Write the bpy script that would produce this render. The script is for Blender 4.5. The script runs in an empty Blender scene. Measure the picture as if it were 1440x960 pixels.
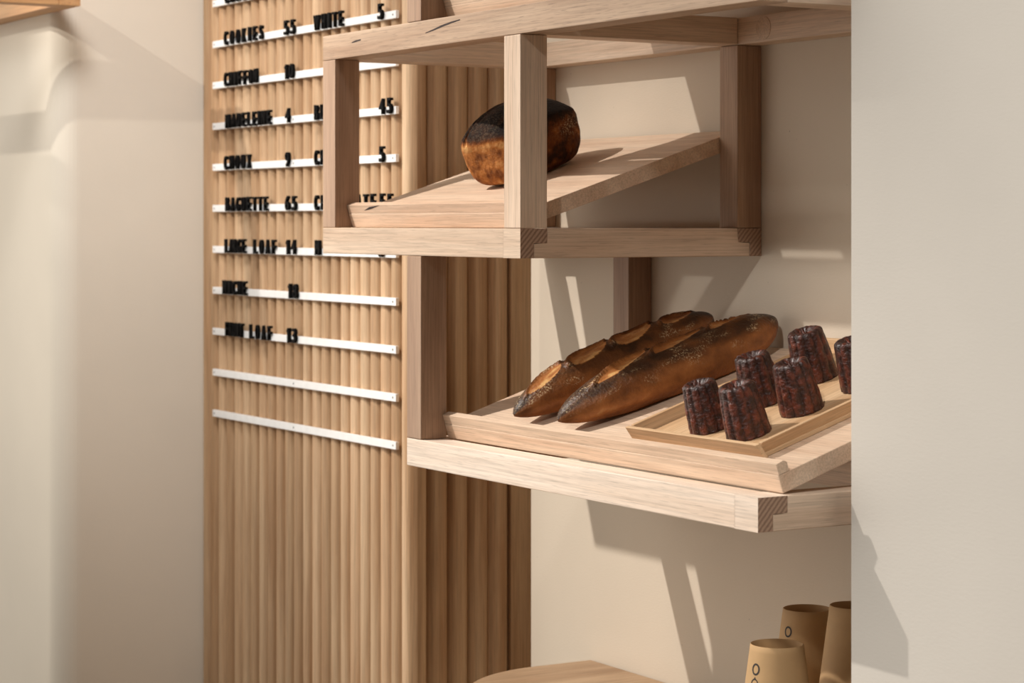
import bpy, bmesh, math, random
from mathutils import Vector, Matrix, noise
random.seed(7)
S = bpy.context.scene
COL = S.collection
PI = math.pi
H0 = 1.55                      # eye height; every z below is given relative to it

# ------------------------------------------------------------------ camera
cam = bpy.data.cameras.new('camera')
cam.sensor_fit = 'HORIZONTAL'; cam.sensor_width = 36
cam.lens = 3148.14 / 1440 * 36
cam.shift_y = -(480 - 313.05) / 1440
cam.clip_start = 0.05
cam.dof.use_dof = True; cam.dof.focus_distance = 2.8; cam.dof.aperture_fstop = 9.0
co = bpy.data.objects.new('camera', cam); COL.objects.link(co)
co.location = (2.3439, -1.8496, H0); co.rotation_euler = (PI / 2, 0, 1.0263)
S.camera = co

# ------------------------------------------------------------------ light
S.view_settings.view_transform = 'Standard'
S.view_settings.look = 'None'
S.view_settings.gamma = 1.0
S.view_settings.use_curve_mapping = False
S.view_settings.exposure = 0.0
world = bpy.data.worlds.new('world'); S.world = world; world.use_nodes = True
bg = world.node_tree.nodes['Background']
# added soft fill: brighter from the front left, kept dim from the right
wn = world.node_tree
wt = wn.nodes.new('ShaderNodeTexCoord'); ws = wn.nodes.new('ShaderNodeVectorMath'); ws.operation = 'DOT_PRODUCT'
ws.inputs[1].default_value = (-0.82, -0.57, 0.0)
wr = wn.nodes.new('ShaderNodeMapRange'); wr.interpolation_type = 'SMOOTHSTEP'
wr.inputs['From Min'].default_value = 0.3; wr.inputs['From Max'].default_value = 0.95
wr.inputs['To Min'].default_value = 0.06; wr.inputs['To Max'].default_value = 1.78
wn.links.new(wt.outputs['Generated'], ws.inputs[0]); wn.links.new(ws.outputs['Value'], wr.inputs['Value'])
wn.links.new(wr.outputs[0], bg.inputs[1])
bg.inputs[0].default_value = (1.0, 0.94, 0.86, 1)

def spot(name, loc, target, power, color, angle, blend, radius):
    l = bpy.data.lights.new(name, 'SPOT'); l.energy = power; l.color = color
    l.spot_size = math.radians(angle); l.spot_blend = blend; l.shadow_soft_size = radius
    o = bpy.data.objects.new(name, l); COL.objects.link(o)
    o.location = (loc[0], loc[1], loc[2] + H0)
    d = Vector((target[0], target[1], target[2] + H0)) - o.location
    o.rotation_euler = d.to_track_quat('-Z', 'Y').to_euler()
    return o
WARM = (1.0, 0.95, 0.89)
spot('ceiling_spot', (-1.22, -1.93, 1.75), (-0.20, -0.3, -0.60), 350, WARM, 42, 1.0, 0.02)      # main spot on the shelf
spot('ceiling_spot', (-1.85, -2.3, 1.80), (-1.24, -0.16, 0.20), 190, WARM, 23, 1.0, 0.02)      # added spot, brings light from the left onto the menu
spot('ceiling_spot', (-0.56, -2.88, 1.80), (-1.30, -0.25, 0.04), 120, (1.0, 0.95, 0.88), 32, 0.8, 0.02)    # spot on the left pillar and menu
spot('ceiling_spot', (1.75, -2.4, 1.75), (1.30, -0.27, -0.28), 260, (1.0, 0.98, 0.95), 64, 1.0, 0.10)  # wash on the right wall
al = bpy.data.lights.new('pillar_fill', 'AREA'); al.energy = 3.1; al.size = 0.7; al.color = (0.98, 0.98, 1.0); al.spread = math.radians(42)
ao = bpy.data.objects.new('pillar_fill', al); COL.objects.link(ao); ao.location = (0.1, -1.15, 1.75 + H0)  # added soft fill for the left pillar, not a known fixture
ao.rotation_euler = (Vector((-1.62, -0.32, 0.15 + H0)) - ao.location).to_track_quat('-Z', 'Y').to_euler()

# ------------------------------------------------------------------ materials
def new_mat(name):
    m = bpy.data.materials.new(name); m.use_nodes = True
    nt = m.node_tree
    return m, nt, nt.nodes['Principled BSDF']
def nd(nt, kind, **kw):
    n = nt.nodes.new(kind)
    for k, v in kw.items(): setattr(n, k, v)
    return n
def ramp(nt, stops):
    r = nd(nt, 'ShaderNodeValToRGB'); e = r.color_ramp.elements
    while len(e) < len(stops): e.new(0.5)
    for el, (p, c) in zip(e, stops):
        el.position = p; el.color = (c[0], c[1], c[2], 1) if not isinstance(c, (int, float)) else (c, c, c, 1)
    return r
def srgb(r, g, b):
    f = lambda c: (c / 255 / 12.92) if c <= 10 else ((c / 255 + 0.055) / 1.055) ** 2.4
    return (f(r), f(g), f(b))
def mixc(nt, mode, fac, a, b):
    m = nd(nt, 'ShaderNodeMix', data_type='RGBA', blend_type=mode)
    L = nt.links
    for sock, v in ((m.inputs[0], fac), (m.inputs[6], a), (m.inputs[7], b)):
        if hasattr(v, 'is_linked') or hasattr(v, 'links'): L.new(v, sock)
        elif isinstance(v, (int, float)): sock.default_value = v
        else: sock.default_value = (v[0], v[1], v[2], 1)
    return m.outputs[2]

def wood(name, axis, light, dark, rough=0.55, attr=False, var=0.16, pores=0.5):
    m, nt, p = new_mat(name); L = nt.links
    tc = nd(nt, 'ShaderNodeTexCoord'); oi = nd(nt, 'ShaderNodeObjectInfo')
    off = nd(nt, 'ShaderNodeVectorMath', operation='SCALE'); off.inputs[0].default_value = (37, 19, 53)
    add = nd(nt, 'ShaderNodeVectorMath', operation='ADD')
    L.new(oi.outputs['Random'], off.inputs['Scale'])
    L.new(tc.outputs['Object'], add.inputs[0]); L.new(off.outputs[0], add.inputs[1])
    vec = add.outputs[0]
    if attr:
        at = nd(nt, 'ShaderNodeAttribute', attribute_name='tone')
        o2 = nd(nt, 'ShaderNodeVectorMath', operation='SCALE'); o2.inputs[0].default_value = (11, 23, 31)
        L.new(at.outputs['Fac'], o2.inputs['Scale'])
        a2 = nd(nt, 'ShaderNodeVectorMath', operation='ADD'); L.new(vec, a2.inputs[0]); L.new(o2.outputs[0], a2.inputs[1])
        vec = a2.outputs[0]
    def stretched(across, along, detail, dist=0.0):
        mp = nd(nt, 'ShaderNodeMapping'); sc = [across] * 3; sc['xyz'.index(axis)] = along
        mp.inputs['Scale'].default_value = sc; L.new(vec, mp.inputs['Vector'])
        n = nd(nt, 'ShaderNodeTexNoise'); n.inputs['Scale'].default_value = 1.0
        n.inputs['Detail'].default_value = detail; n.inputs['Roughness'].default_value = 0.6
        n.inputs['Distortion'].default_value = dist
        L.new(mp.outputs[0], n.inputs['Vector']); return n.outputs['Fac']
    big = stretched(26, 1.6, 3, 0.6)
    fine = stretched(420, 9, 3)
    pore = stretched(900, 30, 1)
    r1 = ramp(nt, [(0.3, dark), (0.7, light)]); L.new(big, r1.inputs[0])
    r2 = ramp(nt, [(0.3, 0.70), (0.6, 1.0)]); L.new(fine, r2.inputs[0])
    c = mixc(nt, 'MULTIPLY', 0.8, r1.outputs[0], r2.outputs[0])
    r3 = ramp(nt, [(0.30, 0.62), (0.40, 1.0)]); L.new(pore, r3.inputs[0])
    c = mixc(nt, 'MULTIPLY', pores, c, r3.outputs[0])
    src = oi.outputs['Random']
    if attr: src = at.outputs['Fac']
    r4 = ramp(nt, [(0.0, (1 - var, 1 - var * 1.15, 1 - var * 1.35)), (1.0, (1, 1, 1))]); L.new(src, r4.inputs[0])
    c = mixc(nt, 'MULTIPLY', 1.0, c, r4.outputs[0])
    L.new(c, p.inputs['Base Color']); p.inputs['Roughness'].default_value = rough
    p.inputs['Specular IOR Level'].default_value = 0.3
    b = nd(nt, 'ShaderNodeBump'); b.inputs['Strength'].default_value = 0.12; b.inputs['Distance'].default_value = 0.002
    L.new(fine, b.inputs['Height']); L.new(b.outputs[0], p.inputs['Normal'])
    return m
OAK_L, OAK_D = srgb(234, 211, 188), srgb(208, 178, 152)
W = {a: wood('pale_timber_' + a, a, OAK_L, OAK_D) for a in 'xyz'}
TRAYW = {a: wood('tray_timber_' + a, a, srgb(234, 209, 184), srgb(212, 179, 152), var=0.10) for a in 'xy'}
SERVE = {a: wood('serving_timber_' + a, a, srgb(226, 193, 154), srgb(198, 157, 116), var=0.08) for a in 'xy'}
SLATW = wood('slat_timber', 'z', srgb(230, 197, 160), srgb(198, 156, 116), attr=True, var=0.28, pores=0.25)
COUNTERW = wood('counter_timber', 'y', srgb(190, 160, 128), srgb(158, 126, 96))

def end_grain():
    m, nt, p = new_mat('end_grain'); L = nt.links
    tc = nd(nt, 'ShaderNodeTexCoord'); oi = nd(nt, 'ShaderNodeObjectInfo')
    mp = nd(nt, 'ShaderNodeMapping'); mp.inputs['Rotation'].default_value = (math.radians(42), 0, 0)
    L.new(tc.outputs['Object'], mp.inputs['Vector'])
    w = nd(nt, 'ShaderNodeTexWave', wave_type='BANDS', bands_direction='Y'); w.inputs['Scale'].default_value = 62
    w.inputs['Distortion'].default_value = 1.2; w.inputs['Detail'].default_value = 3; w.inputs['Detail Scale'].default_value = 2
    L.new(mp.outputs[0], w.inputs['Vector'])
    n = nd(nt, 'ShaderNodeTexNoise'); n.inputs['Scale'].default_value = 900; L.new(tc.outputs['Object'], n.inputs['Vector'])
    r = ramp(nt, [(0.2, srgb(138, 108, 88)), (0.75, srgb(172, 140, 116))]); L.new(w.outputs['Fac'], r.inputs[0])
    r2 = ramp(nt, [(0.35, 0.7), (0.6, 1.0)]); L.new(n.outputs['Fac'], r2.inputs[0])
    L.new(mixc(nt, 'MULTIPLY', 0.7, r.outputs[0], r2.outputs[0]), p.inputs['Base Color'])
    p.inputs['Roughness'].default_value = 0.7
    return m
ENDG = end_grain()

def plaster(name, col, pits=0.0):
    m, nt, p = new_mat(name); L = nt.links
    tc = nd(nt, 'ShaderNodeTexCoord')
    n = nd(nt, 'ShaderNodeTexNoise'); n.inputs['Scale'].default_value = 3.0; n.inputs['Detail'].default_value = 6
    L.new(tc.outputs['Object'], n.inputs['Vector'])
    r = ramp(nt, [(0.35, tuple(c * 0.94 for c in col)), (0.65, col)]); L.new(n.outputs['Fac'], r.inputs[0])
    c = r.outputs[0]
    if pits:
        v = nd(nt, 'ShaderNodeTexVoronoi'); v.inputs['Scale'].default_value = 42; L.new(tc.outputs['Object'], v.inputs['Vector'])
        rr = ramp(nt, [(0.03, 0.55), (0.05, 1.0)]); L.new(v.outputs['Distance'], rr.inputs[0])
        n3 = nd(nt, 'ShaderNodeTexNoise'); n3.inputs['Scale'].default_value = 5; L.new(tc.outputs['Object'], n3.inputs['Vector'])
        r5 = ramp(nt, [(0.5, 0.0), (0.6, 1.0)]); L.new(n3.outputs['Fac'], r5.inputs[0])
        c = mixc(nt, 'MULTIPLY', r5.outputs[0], c, rr.outputs[0])
    L.new(c, p.inputs['Base Color']); p.inputs['Roughness'].default_value = 0.75
    p.inputs['Specular IOR Level'].default_value = 0.25
    mp = nd(nt, 'ShaderNodeMapping'); mp.inputs['Scale'].default_value = (160, 160, 420); L.new(tc.outputs['Object'], mp.inputs['Vector'])
    n2 = nd(nt, 'ShaderNodeTexNoise'); n2.inputs['Scale'].default_value = 1; n2.inputs['Detail'].default_value = 3
    L.new(mp.outputs[0], n2.inputs['Vector'])
    b = nd(nt, 'ShaderNodeBump'); b.inputs['Strength'].default_value = 0.10; b.inputs['Distance'].default_value = 0.002
    L.new(n2.outputs['Fac'], b.inputs['Height']); L.new(b.outputs[0], p.inputs['Normal'])
    return m
PL_BACK = plaster('plaster_back', srgb(213, 199, 180), 1.0)
PL_RIGHT = plaster('plaster_right', srgb(203, 196, 186))
PL_LEFT = plaster('plaster_left', srgb(233, 222, 204))
PL_FLOOR = plaster('concrete_floor', srgb(150, 138, 124))

def plain(name, col, rough=0.5, metal=0.0, spec=0.5):
    m, nt, p = new_mat(name); L = nt.links
    tc = nd(nt, 'ShaderNodeTexCoord'); n = nd(nt, 'ShaderNodeTexNoise'); n.inputs['Scale'].default_value = 60
    L.new(tc.outputs['Object'], n.inputs['Vector'])
    r = ramp(nt, [(0.3, tuple(c * 0.93 for c in col)), (0.7, col)]); L.new(n.outputs['Fac'], r.inputs[0])
    L.new(r.outputs[0], p.inputs['Base Color']); p.inputs['Roughness'].default_value = rough
    p.inputs['Metallic'].default_value = metal; p.inputs['Specular IOR Level'].default_value = spec
    return m
WHITE = plain('white_rail', srgb(244, 243, 241), 0.45)
SCREW = plain('screw_steel', srgb(140, 138, 136), 0.4, 0.6)
BLACK = plain('black_letter', srgb(11, 10, 10), 0.7, 0.0, 0.12)
KRAFT = plain('kraft_paper', srgb(184, 149, 106), 0.7, 0.0, 0.3)
INK = plain('dark_ink', srgb(48, 38, 32), 0.7)
GUM = plain('gum_vein', srgb(52, 36, 32), 0.8)

# ------------------------------------------------------------------ helpers
def link(name, me, mat, parent=None, loc=None):
    o = bpy.data.objects.new(name, me); COL.objects.link(o)
    for mm in (mat if isinstance(mat, (list, tuple)) else [mat]): me.materials.append(mm)
    if parent: o.parent = parent
    if loc: o.location = loc
    return o
def to_mesh(name, bm, smooth=False):
    bmesh.ops.recalc_face_normals(bm, faces=bm.faces)
    me = bpy.data.meshes.new(name); bm.to_mesh(me); bm.free()
    if smooth:
        for p in me.polygons: p.use_smooth = True
    return me
def tag(o, label=None, cat=None, group=None, kind=None):
    if label: o['label'] = label
    if cat: o['category'] = cat
    if group: o['group'] = group
    if kind: o['kind'] = kind
    return o
def empty(name, loc, rot=None):
    o = bpy.data.objects.new(name, None); o.empty_display_size = 0.05; COL.objects.link(o)
    o.location = loc
    if rot: o.rotation_euler = rot
    return o
def box_bm(bm, x0, x1, y0, y1, z0, z1, bev=0.0):
    r = bmesh.ops.create_cube(bm, size=1.0)
    for v in r['verts']:
        v.co = Vector(((x0 + x1) / 2 + v.co.x * (x1 - x0), (y0 + y1) / 2 + v.co.y * (y1 - y0), (z0 + z1) / 2 + v.co.z * (z1 - z0)))
    if bev:
        es = set(e for v in r['verts'] for e in v.link_edges)
        bmesh.ops.bevel(bm, geom=list(es), offset=bev, segments=2, affect='EDGES', profile=0.6)
def box(name, x0, x1, y0, y1, z0, z1, mat, parent=None, bev=0.0012):
    bm = bmesh.new(); box_bm(bm, x0, x1, y0, y1, z0, z1, bev)
    return link(name, to_mesh(name, bm), mat, parent)
def prism_bm(bm, pts, axis, a, b, mats=None):
    """extrude a 2-D outline along an axis ('x','y','z') from a to b"""
    def P(u, v, t):
        return {'x': (t, u, v), 'y': (u, t, v), 'z': (u, v, t)}[axis]
    A = [bm.verts.new(P(u, v, a)) for u, v in pts]; B = [bm.verts.new(P(u, v, b)) for u, v in pts]
    fa = bm.faces.new(A); fb = bm.faces.new(B[::-1]); n = len(pts)
    for i in range(n): bm.faces.new((A[i], A[(i + 1) % n], B[(i + 1) % n], B[i]))
    return fa, fb

# ------------------------------------------------------------------ setting
KD = 1.035                        # the slatted column stands this much further away than the back wall edge
kx = lambda x: 2.3439 + KD * (x - 2.3439)
ky = lambda y: -1.8496 + KD * (y + 1.8496)
XW = -0.6554                      # left end of the back wall
XB, YB = kx(-0.6554), ky(-0.217)  # corner of the slatted column
XF, YP = kx(-1.4512), ky(-0.49)   # left pillar faces
YR, XR = -0.272, 0.4515           # right wall
def setting(name, pts, z0, z1, mat):
    bm = bmesh.new(); prism_bm(bm, pts, 'z', z0, z1)
    return tag(link(name, to_mesh(name, bm), mat), kind='structure')
ZT = 3.3
re = 0.004
wb = [(XW + re - re * math.sin(PI / 2 * i / 6), re - re * math.cos(PI / 2 * i / 6)) for i in range(7)]
setting('wall_back', wb + [(XW, 0.1), (XR + 0.2, 0.1), (XR + 0.2, 0)], 0, ZT, PL_BACK)
setting('wall_rear', [(-4.0, 0.1005), (XR + 0.2, 0.1005), (XR + 0.2, 0.2), (-4.0, 0.2)], 0, ZT, PL_BACK)
setting('wall_right', [(XR, YR), (4.2, YR), (4.2, 0.0), (XR, 0.0)], 0, ZT, PL_RIGHT)
R = 0.045
arc = [(XF - R + R * math.cos(t), YP + R + R * math.sin(t)) for t in [-PI / 2 * (i / 10) for i in range(11)]]
wl = setting('wall_left', [(XF, 0.1)] + arc + [(-4.0, YP), (-4.0, 0.1)], 0, ZT, PL_LEFT)
setting('floor', [(-4, -5), (4.2, -5), (4.2, 0.1), (-4, 0.1)], -0.1, 0, PL_FLOOR)

# ------------------------------------------------------------------ slatted column
col_root = tag(empty('slatted_panel', (-1.05, YB / 2, 0)),
               'tall pale timber panel of vertical half-round slats behind the menu rails', 'wall panel')
def off(o, root):
    o.matrix_parent_inverse = root.matrix_basis.inverted(); return o
def slats(name, n, start, step, face, depth=0.0155):
    """n half-round slats side by side: 'front' runs along x facing -y, 'side' runs along y facing +x"""
    bm = bmesh.new(); lay = bm.loops.layers.float_color.new('tone')
    for i in range(n):
        tone = random.random() ** 1.2; K = 10; ring = []
        a0 = start + i * step
        for k in range(K + 1):
            t = k / K; a = a0 + step * t
            d = depth * math.sqrt(max(0.0, 1 - (2 * t - 1) ** 2)) if face != 'flat' else depth
            ring.append((a, d))
        cols = []
        for a, d in ring:
            if face == 'front': xy = (a, YB + depth - d)
            else: xy = (XB - depth + d, a)
            cols.append([bm.verts.new((xy[0], xy[1], z)) for z in (0.0, ZT)])
        for k in range(K):
            f = bm.faces.new((cols[k][0], cols[k + 1][0], cols[k + 1][1], cols[k][1])); f.smooth = True
            for lp in f.loops: lp[lay] = (tone, tone, tone, 1)
    bmesh.ops.recalc_face_normals(bm, faces=bm.faces)
    me = bpy.data.meshes.new(name); bm.to_mesh(me); bm.free()
    return off(link(name, me, SLATW, col_root), col_root)
YE = ky(0.0)
step = (XB - XF) / 23
slats('front_slats', 23, XF, step, 'front')
slats('return_slats', 5, YB + 0.001, (YE - 0.037 - YB) / 5, 'side')
def tone_box(name, *a):
    o = box(name, *a, SLATW, col_root, 0.002)
    ca = o.data.color_attributes.new('tone', 'FLOAT_COLOR', 'CORNER')
    for d in ca.data: d.color = (0.35, 0.35, 0.35, 1)
    return off(o, col_root)
tone_box('edge_strip', XB - 0.012, XB - 0.001, YE - 0.036, YE + 0.025, 0, ZT)
tone_box('backing_board', XF + 0.001, XB - 0.0155, YB + 0.0155, YE, 0, ZT)

# ------------------------------------------------------------------ display shelf frame
w = 0.04
xl1, xr1, xl2, xr2, yf = -0.6184, -0.0608, -0.3597, 0.428, -0.3812
zT0, zT1 = 0.2381, 0.274
zM0, zM1 = -0.0449, -0.0074
zL0, zL1 = -0.3324, -0.2949
shelf = tag(empty('display_shelf', (0, 0, H0)),
            'stepped wall-hung display shelf framed in square pale timber beams holding the bread trays', 'shelf')
def endgrain_faces(o, x):
    o.data.materials.append(ENDG)
    for p in o.data.polygons:
        if p.normal.x > 0.95 and abs(p.center.x - x) < 0.003: p.material_index = 1
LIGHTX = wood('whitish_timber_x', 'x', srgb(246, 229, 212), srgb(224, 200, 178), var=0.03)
MIDX = wood('dimmed_brown_timber_x', 'x', srgb(214, 186, 160), srgb(182, 150, 124), pores=0.9)  # brownish, grainy rail timber, also darkened for the lamp falling off there
def front_rail(x0, x1, z0, z1, lap=True, m=None):
    zm = (z0 + z1) / 2; g = 0.0004
    bm = bmesh.new(); box_bm(bm, x0, x1 - (w if lap else 0), yf, yf + w, z0, z1, 0.0012)
    o = link('front_rail', to_mesh('front_rail', bm), m or W['x'], shelf)
    if lap:   # stepped end grain of the lap joint
        bm = bmesh.new()
        prism_bm(bm, [(yf, z0), (yf + w / 2, z0), (yf + w / 2, zm), (yf + w, zm), (yf + w, z1), (yf, z1)], 'x', x1 - w - 0.0015, x1)
        j = link('lap_joint', to_mesh('lap_joint', bm), m or W['x'], o); endgrain_faces(j, x1)
        tag(j, 'dark striped end grain of the stepped lap joint')
    return o
def side_rail(x0, x1, z0, z1, lapf=False, lapr=False):
    zm = (z0 + z1) / 2; g = 0.0006
    bm = bmesh.new()
    pts = []
    ya = yf + w + g; yb = -w - g
    if lapf: pts += [(ya, z1), (ya, zm - g), (yf + w / 2 + g, zm - g), (yf + w / 2 + g, z0)]
    else: pts += [(ya, z1), (ya, z0)]
    if lapr: pts += [(-w / 2 - g, z0), (-w / 2 - g, zm - g), (yb, zm - g), (yb, z1)]
    else: pts += [(yb, z0), (yb, z1)]
    prism_bm(bm, pts, 'x', x0, x1)
    bmesh.ops.bevel(bm, geom=bm.edges[:], offset=0.0008, segments=1, affect='EDGES')
    return link('side_rail', to_mesh('side_rail', bm), W['y'], shelf)
def rear_rail(x0, x1, z0, z1, lap=False):
    zm = (z0 + z1) / 2
    bm = bmesh.new(); box_bm(bm, x0, x1 - (w if lap else 0), -w, -0.0008, z0, z1, 0.0012)
    o = link('rear_rail', to_mesh('rear_rail', bm), W['x'], shelf)
    if lap:
        bm = bmesh.new()
        prism_bm(bm, [(-w / 2, z0), (-0.0008, z0), (-0.0008, z1), (-w, z1), (-w, zm), (-w / 2, zm)], 'x', x1 - w - 0.0015, x1)
        j = link('lap_joint', to_mesh('lap_joint', bm), W['x'], o); endgrain_faces(j, x1)
        tag(j, 'dark striped end grain of the stepped lap joint')
    return o
SHADEZ = wood('shaded_timber_z', 'z', srgb(196, 164, 138), srgb(166, 132, 108))  # darker post timber, with shade and weaker light put into its colour
def post(x0, y0, z0, z1, m=None):
    return box('post', x0, x0 + w, y0, y0 + w, z0 + 0.0005, z1 - 0.0005, m or W['z'], shelf)
# top level
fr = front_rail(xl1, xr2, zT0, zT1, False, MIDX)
rr = rear_rail(xl1, xr2, zT0, zT1)
bm = bmesh.new()
bmesh.ops.create_cone(bm, segments=32, radius1=0.0155, radius2=0.0155, depth=0.001, cap_ends=True,
                      matrix=Matrix.Translation((-0.005, -w - 0.0004, (zT0 + zT1) / 2)) @ Matrix.Rotation(PI / 2, 4, 'X'))
link('wood_plug', to_mesh('wood_plug', bm), W['y'], rr)
side_rail(xl1, xl1 + w, zT0, zT1); side_rail(xr1 - w, xr1, zT0, zT1); side_rail(xr2 - w, xr2, zT0, zT1)
# middle level
front_rail(xl1, xr1, zM0, zM1); rear_rail(xl1, xr1, zM0, zM1, True)
side_rail(xl1, xl1 + w, zM0, zM1); side_rail(xr1 - w, xr1, zM0, zM1, True, True)
for x in (xl1, xr1 - w):
    post(x, yf, zM1, zT0, SHADEZ if x == xl1 else None); post(x, -w - 0.0008, zM1, zT0, SHADEZ)
# lower level
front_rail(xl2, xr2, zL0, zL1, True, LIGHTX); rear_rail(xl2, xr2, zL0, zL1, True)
side_rail(xl2, xl2 + w, zL0, zL1); side_rail(xr2 - w, xr2, zL0, zL1, True, True)
post(xl2, yf, zL1, zM0, SHADEZ); post(xl2, -w - 0.0008, zL1, zM0, SHADEZ)
# posts of the level above the picture
post(xl2, yf, zT1, 0.56, SHADEZ); post(xl2, -w - 0.0008, zT1, 0.56)
# dark gum veins in the timber of the top front rail
def vein(pts, parent, y):
    bm = bmesh.new(); up = []; dn = []
    n = len(pts)
    for i, (x, z) in enumerate(pts):
        hw = 0.0011 * math.sin(PI * (i + 0.35) / n) + 0.0002
        up.append((x, z + hw)); dn.append((x, z - hw))
    prism_bm(bm, up + dn[::-1], 'y', y - 0.0003, y + 0.001)
    return link('gum_vein', to_mesh('gum_vein', bm), GUM, parent)
vein([(-0.3066, .2565), (-.285, .259), (-.262, .2625), (-.235, .2655), (-.213, .2672)], fr, yf)
vein([(-0.525, .2585), (-.512, .2598), (-.497, .2606)], fr, yf)

# ------------------------------------------------------------------ tilted bread trays
TH = math.atan(0.322)
def tray(x0, x1, y0, z0, label, zb):
    """local frame: x along the shelf, y up the slope, z normal to the slope; origin at front top edge of the board"""
    t = tag(empty('bread_tray', (0, y0, z0 + H0), (TH, 0, 0)), label, 'bread tray', 'tilted bread trays')
    L = (-0.0015 - y0) / math.cos(TH) - 0.007
    box('board', x0 + 0.001, x1 - 0.001, 0.0, L, -0.021, 0.0, TRAYW['x'], t, 0.0012)
    bm = bmesh.new()
    prism_bm(bm, [(0.0008, 0.0003), (0.0155, 0.0003), (0.0155, 0.0105), (0.0115, 0.0135), (0.0008, 0.0125)], 'x', x0 + 0.001, x1 - 0.001)
    lip = link('lip', to_mesh('lip', bm), TRAYW['x'], t)
    return t, lip
tU, lipU = tray(xl1 + w, xr1 - w, -0.3594, 0.0130, 'tilted timber tray on the middle tier under the tin loaf', zM1)
tL, lipL = tray(xl2 + w, 0.418, -0.3450, -0.2743, 'long tilted timber tray on the lowest tier under baguettes and serving tray', zL1)
tT, lipT = tray(xl2 + w, 0.418, -0.3450, zT1 + 0.0206, 'tilted timber tray at the top edge, mostly out of view', zT1)
bm = bmesh.new()
prism_bm(bm, [(-0.5275, 0.0045), (-0.508, 0.0098), (-0.484, 0.0115), (-0.476, 0.0120), (-0.49, 0.0094), (-0.505, 0.0066)], 'y', 0.0005, 0.002)
link('gum_vein', to_mesh('gum_vein', bm), GUM, lipU)
def on_tray(y0, z0, x, s, h=0.0):
    return Vector((x, y0 + s * math.cos(TH) - h * math.sin(TH), H0 + z0 + s * math.sin(TH) + h * math.cos(TH)))

# ------------------------------------------------------------------ bread
def bread_mat(name, stops, scale, bump, rough, attr=True, coat=0.0, amp=0.55, spec=0.3):
    m, nt, p = new_mat(name); L = nt.links
    at = nd(nt, 'ShaderNodeAttribute', attribute_name='bake')
    tc = nd(nt, 'ShaderNodeTexCoord')
    n = nd(nt, 'ShaderNodeTexNoise'); n.inputs['Scale'].default_value = scale; n.inputs['Detail'].default_value = 8
    n.inputs['Roughness'].default_value = 0.65
    L.new(tc.outputs['Object'], n.inputs['Vector'])
    mt = nd(nt, 'ShaderNodeMath', operation='MULTIPLY_ADD'); mt.inputs[1].default_value = amp; mt.inputs[2].default_value = -amp / 2
    L.new(n.outputs['Fac'], mt.inputs[0])
    ad = nd(nt, 'ShaderNodeMath', operation='ADD', use_clamp=True)
    L.new(at.outputs['Fac'], ad.inputs[0]); L.new(mt.outputs[0], ad.inputs[1])
    r = ramp(nt, stops); L.new(ad.outputs[0], r.inputs[0])
    # flour dusting
    at2 = nd(nt, 'ShaderNodeAttribute', attribute_name='flour')
    n2 = nd(nt, 'ShaderNodeTexNoise'); n2.inputs['Scale'].default_value = 420; n2.inputs['Detail'].default_value = 3
    L.new(tc.outputs['Object'], n2.inputs['Vector'])
    r2 = ramp(nt, [(0.50, 0.0), (0.66, 1.0)]); L.new(n2.outputs['Fac'], r2.inputs[0])
    mu = nd(nt, 'ShaderNodeMath', operation='MULTIPLY'); L.new(r2.outputs[0], mu.inputs[0]); L.new(at2.outputs['Fac'], mu.inputs[1])
    c = mixc(nt, 'MIX', mu.outputs[0], r.outputs[0], srgb(206, 178, 138))
    L.new(c, p.inputs['Base Color']); p.inputs['Roughness'].default_value = rough
    p.inputs['Specular IOR Level'].default_value = spec
    p.inputs['Coat Weight'].default_value = coat; p.inputs['Coat Roughness'].default_value = 0.3
    nb = nd(nt, 'ShaderNodeTexNoise'); nb.inputs['Scale'].default_value = bump[0]; nb.inputs['Detail'].default_value = 5
    L.new(tc.outputs['Object'], nb.inputs['Vector'])
    b = nd(nt, 'ShaderNodeBump'); b.inputs['Strength'].default_value = bump[1]; b.inputs['Distance'].default_value = 0.003
    L.new(nb.outputs['Fac'], b.inputs['Height']); L.new(b.outputs[0], p.inputs['Normal'])
    return m
LOAFM = bread_mat('tin_loaf_crust', [(0.0, srgb(28, 20, 16)), (0.28, srgb(58, 34, 20)), (0.5, srgb(112, 62, 28)), (0.72, srgb(168, 106, 54)), (1.0, srgb(206, 156, 98))], 55, (150, 0.9), 0.75, amp=0.9, spec=0.12)
BAGM = bread_mat('baguette_crust', [(0.0, srgb(30, 20, 15)), (0.25, srgb(66, 40, 22)), (0.5, srgb(118, 70, 34)), (0.75, srgb(160, 100, 52)), (1.0, srgb(204, 158, 100))], 40, (240, 0.4), 0.42)
CANM = bread_mat('canele_crust', [(0.0, srgb(24, 13, 12)), (0.35, srgb(58, 27, 20)), (0.6, srgb(112, 52, 34)), (0.8, srgb(140, 78, 44)), (1.0, srgb(214, 176, 112))], 85, (260, 1.0), 0.38, coat=0.35, spec=0.4)

def set_attr(me, name, vals):
    a = me.attributes.new(name, 'FLOAT', 'POINT')
    a.data.foreach_set('value', vals)
def sstep(a, b, x):
    t = min(1, max(0, (x - a) / (b - a))); return t * t * (3 - 2 * t)

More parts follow.
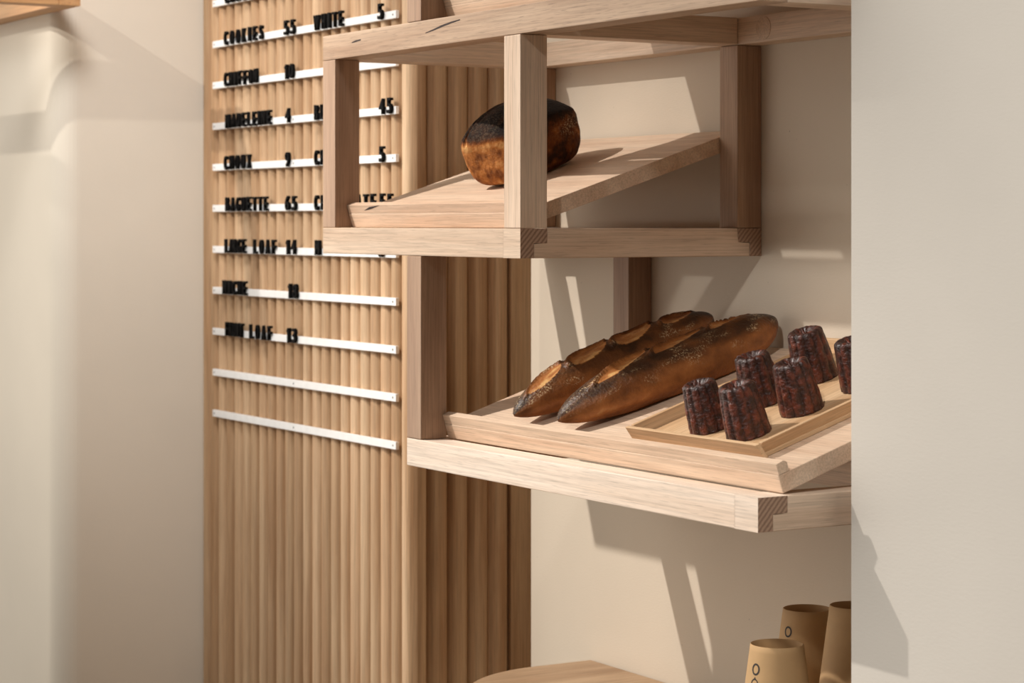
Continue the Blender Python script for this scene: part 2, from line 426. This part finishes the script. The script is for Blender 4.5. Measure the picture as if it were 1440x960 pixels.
def baguette(name, length, rad, slashes, seed, bend, label, loc, rotz, roll=0.0):
    NU, NV = 260, 96
    bm = bmesh.new(); bake = []; flour = []
    rows = []
    def rr_(t):
        e = max(0.0, 1 - abs(2 * t - 1) ** (2.6 if t < 0.5 else 4.2))
        return rad * (e ** 0.62) + 0.0012
    for i in range(NU + 1):
        t = i / NU; y = (t - 0.5) * length; R0 = rr_(t); ring = []
        cx = bend * math.sin(PI * t)
        for j in range(NV):
            a = 2 * PI * j / NV                      # 0 = +x side, pi/2 = top
            ca, sa = math.cos(a), math.sin(a)
            rx, rz = R0 * 1.03, R0 * (0.98 if sa > 0 else 0.80)
            nn = noise.noise(Vector((ca * 2.2 + seed, y * 26, sa * 2.2)))
            n2 = noise.noise(Vector((ca * 5 + seed, y * 70, sa * 5 + 3)))
            k = 1 + 0.035 * nn + 0.012 * n2
            b = 0.60 + 0.16 * nn + 0.06 * n2 - 0.34 * sstep(0.25, 0.9, sa) + 0.06 * sstep(0.3, -0.5, sa)
            b -= 0.14 * sstep(0.08, 0.0, t) + 0.25 * sstep(0.92, 1.0, t)
            fl = 0.22 * sstep(0.2, 0.8, sa) * sstep(0.35, 0.0, t) + 0.9 * sstep(0.10, 0.42, noise.noise(Vector((ca * 3 + seed, y * 30, sa * 3 + 9)))) * sstep(0.0, 0.6, sa)
            ang = (a + PI) % (2 * PI) - PI           # -pi..pi with pi/2 top
            for (tc_, ac, hl, hw) in slashes:        # slash centre along t and angle, half length and half width
                u = (t - tc_) * length; v_ = (ang - ac) * rad
                ul = u * 0.96 + v_ * 0.28; vl = -u * 0.28 + v_ * 0.96
                d = (ul / hl) ** 2 + (vl / hw) ** 2
                if d < 1.0:
                    k -= 0.09 * (1 - d) ** 0.7
                    b = b * 0.15 + 0.85 * (0.86 + 0.25 * n2 - 0.16 * (vl / hw)); fl *= 0.3
                elif d < 1.9 and vl > 0:             # lifted ear on the upper side
                    q = 1 - abs(d - 1.25) / 0.65
                    k += 0.12 * max(0, q); b += 0.22 * max(0, q) - 0.25 * max(0, 2 * abs(q - 0.5) - 0.5)
            x = cx + ca * rx * k; z = max(sa * rz * k, -R0 * 0.64)
            z += (R0 - rad) * 0.64 * 0.55 * (-1 if t > 0.5 else 1) * (1 if t > 0.5 else 0.35)
            ring.append(bm.verts.new((x, y, z))); bake.append(b); flour.append(max(0, min(1, fl * (0.6 + 0.8 * noise.noise(Vector((x * 60, y * 40, z * 60 + seed))) + 0.2))))
        rows.append(ring)
    for i in range(NU):
        for j in range(NV):
            bm.faces.new((rows[i][j], rows[i][(j + 1) % NV], rows[i + 1][(j + 1) % NV], rows[i + 1][j]))
    for ring, y in ((rows[0], -length / 2 - 0.002), (rows[-1], length / 2 + 0.002)):
        c = bm.verts.new((0, y, 0)); bake.append(0.1); flour.append(0.0)
        for j in range(NV): bm.faces.new((ring[j], ring[(j + 1) % NV], c))
    me = to_mesh(name, bm, True); set_attr(me, 'bake', bake); set_attr(me, 'flour', flour)
    o = link(name, me, BAGM); o.location = loc
    o.rotation_mode = 'XYZ'
    o.matrix_world = Matrix.Translation(loc) @ Matrix.Rotation(TH, 4, 'X') @ Matrix.Rotation(rotz, 4, 'Z') @ Matrix.Rotation(roll, 4, 'Y')
    return tag(o, label, 'baguette', 'baguettes on the lowest tier')
y0L, z0L = -0.3450, -0.2743
RB = 0.037
baguette('baguette', 0.346, RB, [(0.30, 1.50, 0.046, 0.011), (0.56, 1.62, 0.046, 0.010), (0.80, 1.70, 0.036, 0.008)], 3.1, 0.004,
         'smooth plump dark baguette in front, beside the cakes on the serving tray',
         on_tray(y0L, z0L, -0.028, 0.188, RB * 0.64 + 0.0016), -0.085)
baguette('baguette', 0.344, RB * 0.98, [(0.17, 1.45, 0.034, 0.015), (0.39, 1.45, 0.036, 0.016), (0.61, 1.45, 0.036, 0.016), (0.83, 1.45, 0.030, 0.013)], 8.4, -0.004,
         'slashed dark baguette behind the smoother one, with open raised cuts along top',
         on_tray(y0L, z0L, -0.150, 0.186, RB * 0.63 + 0.0016), 0.02)

def loaf():
    bm = bmesh.new(); bmesh.ops.create_cube(bm, size=2.0)
    bmesh.ops.subdivide_edges(bm, edges=bm.edges[:], cuts=47, use_grid_fill=True)
    Wd, Ln, Ht = 0.057, 0.085, 0.107
    bake = []; flour = []
    for v in bm.verts:
        x, y, z = v.co
        pw = 4.6 - 1.0 * sstep(-0.5, 0.5, z)
        n = (abs(x) ** pw + abs(y) ** pw + abs(z) ** pw) ** (1 / pw)
        x, y, z = x / n, y / n, z / n
        h = (z + 1) / 2
        flare = 0.86 + 0.17 * sstep(0, 0.75, h) - 0.10 * sstep(0.8, 1.0, h)
        dome = 1 - 0.16 * (y * y) * sstep(0.5, 1, h) - 0.14 * x * x * sstep(0.5, 1, h)
        nn = noise.noise(Vector((x * 2.1 + 4, y * 2.6, z * 2.1))); n2 = noise.noise(Vector((x * 7, y * 8, z * 7 + 5)))
        k = 1 + 0.02 * nn + 0.008 * n2
        dent = 0.04 * math.exp(-((x / 0.5) ** 2 + ((z + 0.15) / 0.4) ** 2)) if y < -0.6 else 0
        X = x * Wd * flare * k; Y = y * Ln * (0.93 + 0.07 * sstep(0, 0.7, h)) * k * (1 - dent); Z = h * Ht * dome
        # long score along the left shoulder
        g = abs(X + 0.026 + 0.004 * math.sin(Y * 40))
        if h > 0.6 and abs(y) < 0.98:
            Z -= 0.006 * math.exp(-(g / 0.003) ** 2); Z += 0.003 * math.exp(-((g - 0.006) / 0.003) ** 2)
        v.co = (X, Y, Z)
        b = 0.53 + 0.24 * nn + 0.14 * n2 - 0.46 * sstep(0.58, 0.86, h + 0.14 * nn + 0.06 * n2)
        if y < -0.7: b += 0.16 * sstep(0.75, 0.3, h) + 0.30 * math.exp(-((h - 0.60) / 0.08) ** 2)
        if x > 0.75: b -= 0.12
        if h > 0.6 and g < 0.003: b += 0.5
        bake.append(b)
        flour.append(0.9 * math.exp(-((y - 0.55) / 0.28) ** 2 - ((h - 0.52) / 0.12) ** 2) if x > 0.6 else 0.08)
    me = to_mesh('tin_loaf', bm, True); set_attr(me, 'bake', bake); set_attr(me, 'flour', flour)
    o = link('tin_loaf', me, LOAFM)
    o.matrix_world = Matrix.Translation(on_tray(-0.3594, 0.0130, -0.343, 0.177, 0.0004)) @ Matrix.Rotation(TH, 4, 'X') @ Matrix.Rotation(math.radians(13), 4, 'Z')
    return tag(o, 'dark crusty tin loaf with blackened top on the middle tier tray', 'bread')
loaf()

# ------------------------------------------------------------------ serving tray with canelés
st = tag(empty('serving_tray', on_tray(y0L, z0L, 0.2225, 0.024, 0.0004), (TH, 0, 0)),
         'shallow rimmed wooden serving tray holding six dark fluted cakes', 'tray')
sx, sl = 0.130, 0.330
box('tray_base', -sx + 0.004, sx - 0.004, 0.010, sl - 0.004, 0.0, 0.005, SERVE['y'], st, 0.0005)
def rim(pts, axis, a, b, m):
    bm = bmesh.new(); prism_bm(bm, pts, axis, a, b); bmesh.ops.bevel(bm, geom=bm.edges[:], offset=0.0005, segments=1, affect='EDGES')
    return link('rim', to_mesh('rim', bm), m, st)
hr, th, fl = 0.019, 0.006, 0.006
rim([(0.0085, 0), (0.0085 + th, 0), (th + 0.002, hr), (0.002, hr)], 'x', -sx, sx, SERVE['x'])
rim([(sl - th - 0.004, 0), (sl - 0.004, 0), (sl, hr), (sl - th, hr)], 'x', -sx, sx, SERVE['x'])
for s in (-1, 1):
    rim([(s * (sx - 0.007), 0), (s * (sx - 0.007 - th), 0), (s * (sx - th), hr), (s * sx, hr)], 'y', 0.0085 + th * 0.4, sl - 0.006, SERVE['y'])

def canele_mesh(name, seed, patch=False):
    NA, prof = 120, []
    Hc = 0.060
    for i in range(34):
        t = i / 33; prof.append((0.0262 - 0.0052 * t, Hc * t * 0.93))
    for i in range(1, 9):
        a = PI / 2 * i / 8; prof.append((0.0210 - 0.005 * (1 - math.cos(a)), Hc * 0.93 + 0.0042 * math.sin(a)))
    for i in range(1, 9):
        t = i / 8; prof.append((0.016 * (1 - t) + 0.0002, Hc * 0.93 + 0.0042 - 0.006 * sstep(0, 0.7, t)))
    bm = bmesh.new(); rows = []; bake = []; flour = []
    for i, (r, z) in enumerate(prof):
        row = []
        flute = 0.085 * sstep(0.004, 0.016, r) * sstep(0, 0.006, z + 0.003)
        for j in range(NA):
            a = 2 * PI * j / NA
            f = abs(math.cos(a * 6)) ** 0.7
            n1 = noise.noise(Vector((math.cos(a) * 2.2 + seed, math.sin(a) * 2.2, z * 90)))
            n2 = noise.noise(Vector((math.cos(a) * 5 + seed, math.sin(a) * 5, z * 200)))
            k = 1 - flute * (1 - f) + 0.025 * n1 + 0.02 * n2
            bow = 1 + 0.03 * math.sin(PI * min(1, z / Hc))
            x, y = r * k * bow * math.cos(a), r * k * bow * math.sin(a)
            zz = z + 0.0008 * n2 * (1 if z > 0.002 else 0)
            row.append(bm.verts.new((x, y, zz)))
            b = 0.40 + 0.22 * n1 + 0.16 * n2 + 0.16 * (f - 0.6) - 0.10 * sstep(0.045, 0.06, z)
            if patch and z > 0.05: b += 1.0 * math.exp(-(((x - 0.006) / 0.008) ** 2 + ((y + 0.004) / 0.005) ** 2))
            bake.append(b); flour.append(0.0)
        rows.append(row)
    for i in range(len(rows) - 1):
        for j in range(NA):
            bm.faces.new((rows[i][j], rows[i][(j + 1) % NA], rows[i + 1][(j + 1) % NA], rows[i + 1][j]))
    bm.faces.new(rows[0][::-1]); bm.faces.new(rows[-1])
    me = to_mesh(name, bm, True); set_attr(me, 'bake', bake); set_attr(me, 'flour', flour)
    me.materials.append(CANM)
    return me
CAN = [  # x, y of the base, spin, label
    (0.190, -0.268, 0.1, 'dark fluted cake at the front left corner of the serving tray'),
    (0.268, -0.270, 0.5, 'reddish dark fluted cake at the front right corner of the serving tray'),
    (0.184, -0.184, 0.9, 'dark fluted cake in the middle row of the tray, left one'),
    (0.271, -0.194, 1.3, 'reddish dark fluted cake in the middle row of the tray, right one'),
    (0.186, -0.104, 0.0, 'dark fluted cake with a pale patch on top, back row'),
    (0.285, -0.114, 0.3, 'dark fluted cake half hidden by the right wall'),
]
for i, (x, y, sp, lab) in enumerate(CAN):
    me = canele_mesh('fluted_cake', i * 3.7, i == 4)
    o = bpy.data.objects.new('fluted_cake', me); COL.objects.link(o)
    s = (y - y0L) / math.cos(TH)
    sc = (0.97, 1.03, 1.02, 1.02, 1.05, 1.0)[i]
    o.matrix_world = Matrix.Translation(on_tray(y0L, z0L, x, s, 0.0058)) @ Matrix.Rotation(TH, 4, 'X') @ Matrix.Rotation(sp, 4, 'Z') @ Matrix.Scale(sc, 4)
    tag(o, lab, 'cake', 'fluted cakes on the serving tray')

# ------------------------------------------------------------------ menu rails and letters
RAIL_X0, RAIL_X1 = kx(-1.3838), kx(-0.6868)
RZ = lambda j: KD * (-0.1215 + (8 - j) * 0.0736)
def screw_bm(x, z, y):
    bm = bmesh.new()
    bmesh.ops.create_cone(bm, segments=16, radius1=0.0018, radius2=0.0014, depth=0.0008, cap_ends=True,
                          matrix=Matrix.Translation((x, y - 0.0003, z)) @ Matrix.Rotation(PI / 2, 4, 'X'))
    return bm
ORD = ['topmost', 'second', 'third', 'fourth', 'fifth', 'sixth', 'seventh', 'eighth', 'ninth', 'tenth', 'lowest']
WHAT = ['cut off by the top edge of the picture', 'carrying COOKIES and WHITE', 'carrying CHIFFON', 'carrying MADELEINE', 'carrying CHOUX',
        'carrying BAGUETTE', 'carrying LARGE LOAF', 'carrying MICHE', 'carrying FRUIT LOAF', 'left empty', 'left empty']
rail_me = None
for j in range(1, 12):
    t = tag(empty('menu_rail', ((RAIL_X0 + RAIL_X1) / 2, YB - 0.003, H0 + RZ(j))),
            '%s white menu rail on the slats, %s' % (ORD[j - 1], WHAT[j - 1]), 'sign rail', 'white rails of the menu board')
    hl = (RAIL_X1 - RAIL_X0) / 2
    if rail_me is None:
        b = box('strip', -hl, hl, -0.003, 0.003, -0.0063, 0.0063, WHITE, t, 0.0008); rail_me = b.data
        sm = []
        for x in (-hl + 0.008, -hl * 0.02 - 0.006, hl - 0.010):
            sm.append(link('screw', to_mesh('screw', screw_bm(x, 0, -0.003)), SCREW, t).data)
    else:
        o = bpy.data.objects.new('strip', rail_me); COL.objects.link(o); o.parent = t
        for m_ in sm:
            o = bpy.data.objects.new('screw', m_); COL.objects.link(o); o.parent = t
glyphs = {}
LH = 0.0254; LD = 0.006
def glyph(ch):
    if ch in glyphs: return glyphs[ch]
    if ch == '1':                       # plain stroke with a flag, like the other digits of the set
        bm = bmesh.new(); u = LH
        prism_bm(bm, [(0.14 * u, 0), (0.36 * u, 0), (0.36 * u, u), (0.20 * u, u), (0.0, 0.80 * u), (0.06 * u, 0.68 * u), (0.14 * u, 0.74 * u)], 'y', -LD, 0.0)
        me = to_mesh('menu_digit', bm); me.materials.append(BLACK)
        glyphs[ch] = (me, 0.36 * u); return glyphs[ch]
    c = bpy.data.curves.new('glyph', 'FONT'); c.body = ch; c.size = 1.0; c.offset = 0.014; c.extrude = 0.1; c.resolution_u = 4
    o = bpy.data.objects.new('glyph', c); COL.objects.link(o)
    dg = bpy.context.evaluated_depsgraph_get(); dg.update()
    me = bpy.data.meshes.new_from_object(o.evaluated_get(dg))
    bpy.data.objects.remove(o); bpy.data.curves.remove(c)
    xs = [v.co.x for v in me.vertices]; ys = [v.co.y for v in me.vertices]
    x0, x1, yy0, yy1 = min(xs), max(xs), min(ys), max(ys)
    if ch == '.': asp = 0.32; hh = 0.006
    else: asp = {'I': 0.26, '1': 0.42, 'M': 0.66, 'W': 0.78}.get(ch, 0.58 if ch.isdigit() else 0.48); hh = LH
    wd = asp * LH if ch != '.' else 0.006
    for v in me.vertices:
        v.co = ((v.co.x - x0) / (x1 - x0) * wd, -LD / 2 - v.co.z / 0.1 * LD / 2, (v.co.y - yy0) / (yy1 - yy0) * hh)
    me.name = 'menu_letter'; me.materials.clear(); me.materials.append(BLACK)
    me.flip_normals() if False else None
    glyphs[ch] = (me, wd); return glyphs[ch]
WORDS = [  # rail, text, x of the left and right end, what it is
    (1, 'CAKE', -1.3189, -1.235, 'word'),
    (2, 'COOKIES', -1.322, -1.162, 'word'), (2, '55', -1.0757, -1.0289, 'price of COOKIES'), (2, 'WHITE', -0.962, -0.8591, 'word'), (2, '5', -0.7372, -0.72, 'price of WHITE'),
    (3, 'CHIFFON', -1.322, -1.1838, 'word'), (3, '10', -1.0729, -1.040, 'price of CHIFFON'),
    (4, 'MADELEINE', -1.3159, -1.1291, 'word'), (4, '4', -1.0701, -1.052, 'price of MADELEINE'), (4, 'BL', -0.9594, -0.9254, 'start of word'), (4, '45', -0.7325, -0.6895, 'price at the rail end'),
    (5, 'CHOUX', -1.322, -1.2122, 'word'), (5, '9', -1.0701, -1.052, 'price of CHOUX'), (5, 'CH', -0.9594, -0.924, 'start of word'), (5, '5', -0.7325, -0.716, 'price at the rail end'),
    (6, 'BAGUETTE', -1.3159, -1.1433, 'word'), (6, '65', -1.0701, -1.0290, 'price of BAGUETTE'), (6, 'CHOCOLATE', -0.9594, -0.7491, 'word'), (6, '55', -0.731, -0.688, 'price of CHOCOLATE'),
    (7, 'LARGE', -1.3189, -1.234, 'word'), (7, 'LOAF', -1.198, -1.1112, 'word after LARGE'), (7, '14', -1.0673, -1.0282, 'price of LARGE LOAF'), (7, 'M', -0.957, -0.937, 'start of word'), (7, '6', -0.7355, -0.719, 'price at the rail end'),
    (8, 'MICHE', -1.3282, -1.230, 'word'), (8, '18', -1.059, -1.0255, 'price of MICHE'),
    (9, 'FRUIT', -1.3159, -1.243, 'word'), (9, 'LOAF', -1.214, -1.1282, 'word after FRUIT'), (9, '13', -1.0646, -1.0255, 'price of FRUIT LOAF'),
]
NTH = ['first', 'second', 'third', 'fourth']
for (j, text, xa, xb_, what) in WORDS:
    xa, xb_ = kx(xa), kx(xb_)
    G = [glyph(c) for c in text]
    tot = sum(g[1] for g in G); gap = (xb_ - xa - tot) / max(1, len(text) - 1)
    if len(text) == 1: gap = 0
    if text.isdigit(): gap = min(gap, 0.0115)
    x = xa
    for i, c in enumerate(text):
        me, wd = G[i]
        o = bpy.data.objects.new('menu_letter' if c.isalpha() else 'menu_digit' if c != '.' else 'menu_dot', me); COL.objects.link(o)
        o.location = (x, YB - 0.0062, H0 + RZ(j) - 0.0054 + random.uniform(-0.0004, 0.0004))
        if text.count(c) > 1:
            q = NTH[text[:i].count(c)] + ' '
        else: q = ''
        kind = 'letter' if c.isalpha() else ('digit' if c != '.' else 'decimal dot')
        if what == 'word': w_ = 'in the word %s on the menu board' % text
        elif what.startswith('word after'): w_ = 'in the word LOAF after %s on the menu board' % what.split()[-1]
        elif what == 'start of word': w_ = 'beside the shelf post on the %s menu rail' % ORD[j - 1]
        elif what == 'price at the rail end': w_ = 'at the right end of the %s menu rail' % ORD[j - 1]
        else: w_ = 'in the %s on the menu board' % what
        tag(o, ('%sblack %s %s %s' % (q, kind, c if c != '.' else '', w_)).replace('  ', ' '), 'letter' if c.isalpha() else 'digit', 'letters of %s, %s rail' % (text, ORD[j - 1]))
        x += wd + gap

# ------------------------------------------------------------------ shelf on the left pillar
HONEY = {a: wood('honey_timber_' + a, a, srgb(222, 176, 126), srgb(190, 138, 90)) for a in 'xy'}
ls = tag(empty('corner_shelf', (-1.75, YP, H0 + 0.372 * KD)), 'wooden beam shelf on the left pillar, cut by the top left corner', 'shelf')
LS0, LS1 = 0.0, 0.038; CX1 = kx(-1.3313) + 1.75
box('rear_rail', -0.9, CX1, -0.041, -0.0008, LS0, LS1, HONEY['x'], ls)
box('side_rail', CX1 - w, CX1, -0.329, -0.0415, LS0, LS1, HONEY['y'], ls)
box('front_rail', -0.9, CX1, -0.370, -0.3295, LS0, LS1, HONEY['x'], ls)
box('side_rail', -0.9, -0.9 + w, -0.329, -0.0415, LS0, LS1, HONEY['y'], ls)

# ------------------------------------------------------------------ counter and cups
ZC = -0.658
ct = tag(empty('counter', (0, 0, 0)), 'low timber counter with a rounded corner below the shelf', 'counter')
def counter_outline(inset):
    r = 0.2; cx_, cy_ = -0.28, -0.1
    pts = [(XR - 0.002, -0.001), (cx_ - r + inset, -0.001)]
    for i in range(0, 21):
        a = PI + PI / 2 * i / 20
        pts.append((cx_ + (r - inset) * math.cos(a), cy_ + (r - inset) * math.sin(a)))
    pts += [(XR - 0.002, cy_ - r + inset)]
    return pts
bm = bmesh.new(); fa, fb = prism_bm(bm, counter_outline(0), 'z', H0 + ZC - 0.035, H0 + ZC)
bmesh.ops.bevel(bm, geom=[e for e in bm.edges if abs(e.verts[0].co.z - e.verts[1].co.z) < 1e-6], offset=0.002, segments=2, affect='EDGES')
link('counter_top', to_mesh('counter_top', bm), COUNTERW, ct)
bm = bmesh.new(); prism_bm(bm, counter_outline(0.02), 'z', 0.0005, H0 + ZC - 0.0355)
link('counter_base', to_mesh('counter_base', bm), PL_BACK, ct)

def cup(x, y, ztop, rt, label, face_dir):
    h = ztop - ZC
    rb = rt + 0.132 * h
    o = tag(empty('paper_cup', (x, y, H0 + ZC + 0.0004)), label, 'paper cup', 'upside-down kraft paper cups')
    NA = 72; prof = []
    for i in range(25): t = i / 24; prof.append((rb + (rt - rb) * t, h * t))
    prof += [(rt - 0.0006, h + 0.0004), (rt - 0.0012, h), (rt - 0.0012, h - 0.012)]
    prof = [(rb - 0.0012, 0.0)] + prof
    bm = bmesh.new(); rows = [[bm.verts.new((r * math.cos(2 * PI * k / NA), r * math.sin(2 * PI * k / NA), z)) for k in range(NA)] for r, z in prof]
    for i in range(len(rows) - 1):
        for k in range(NA): bm.faces.new((rows[i][k], rows[i][(k + 1) % NA], rows[i + 1][(k + 1) % NA], rows[i + 1][k]))
    link('cup_wall', to_mesh('cup_wall', bm, True), KRAFT, o)
    bm = bmesh.new(); rad = [(0.0001, h - 0.0095), (rt * 0.8, h - 0.0095), (rt * 0.86, h - 0.0105), (rt - 0.0014, h - 0.0108)]
    rows = [[bm.verts.new((r * math.cos(2 * PI * k / NA), r * math.sin(2 * PI * k / NA), z)) for k in range(NA)] for r, z in rad]
    for i in range(len(rows) - 1):
        for k in range(NA): bm.faces.new((rows[i][k], rows[i][(k + 1) % NA], rows[i + 1][(k + 1) % NA], rows[i + 1][k]))
    link('cup_base', to_mesh('cup_base', bm, True), KRAFT, o)
    if face_dir is None: return o
    # printed characters running down the side
    def on(u, z): # u = arc length from the print axis
        rad_ = rt + (rb - rt) * (1 - z / h) + 0.0003; a = face_dir + u / rad_
        return (rad_ * math.cos(a), rad_ * math.sin(a), z)
    def ring(zc, ru, rz, tk, nub=False):
        bm = bmesh.new(); N = 40
        A = [bm.verts.new(on(ru * math.cos(2 * PI * k / N), zc + rz * math.sin(2 * PI * k / N))) for k in range(N)]
        B = [bm.verts.new(on((ru - tk) * math.cos(2 * PI * k / N), zc + (rz - tk) * math.sin(2 * PI * k / N))) for k in range(N)]
        for k in range(N): bm.faces.new((A[k], A[(k + 1) % N], B[(k + 1) % N], B[k]))
        if nub:
            bm.faces.new([bm.verts.new(on(-0.0016, zc + rz - 0.0003)), bm.verts.new(on(0.0016, zc + rz - 0.0003)), bm.verts.new(on(0, zc + rz + 0.0022))])
        return link('printed_mark', to_mesh('printed_mark', bm), INK, o)
    ring(h - 0.0255, 0.0060, 0.0068, 0.0021)
    ring(h - 0.0425, 0.0058, 0.0064, 0.0014, True)
    return o
fd = math.radians(-83)
cup(0.280, -0.240, -0.489, 0.0310, 'upside-down kraft paper cup standing nearest on the counter, all of its rim visible', fd)
cup(0.138, -0.082, -0.483, 0.0300, 'upside-down kraft paper cup at the back, seen between the other two', fd)
cup(0.265, -0.111, -0.458, 0.0300, 'upside-down kraft paper cup half hidden by the right wall', None)
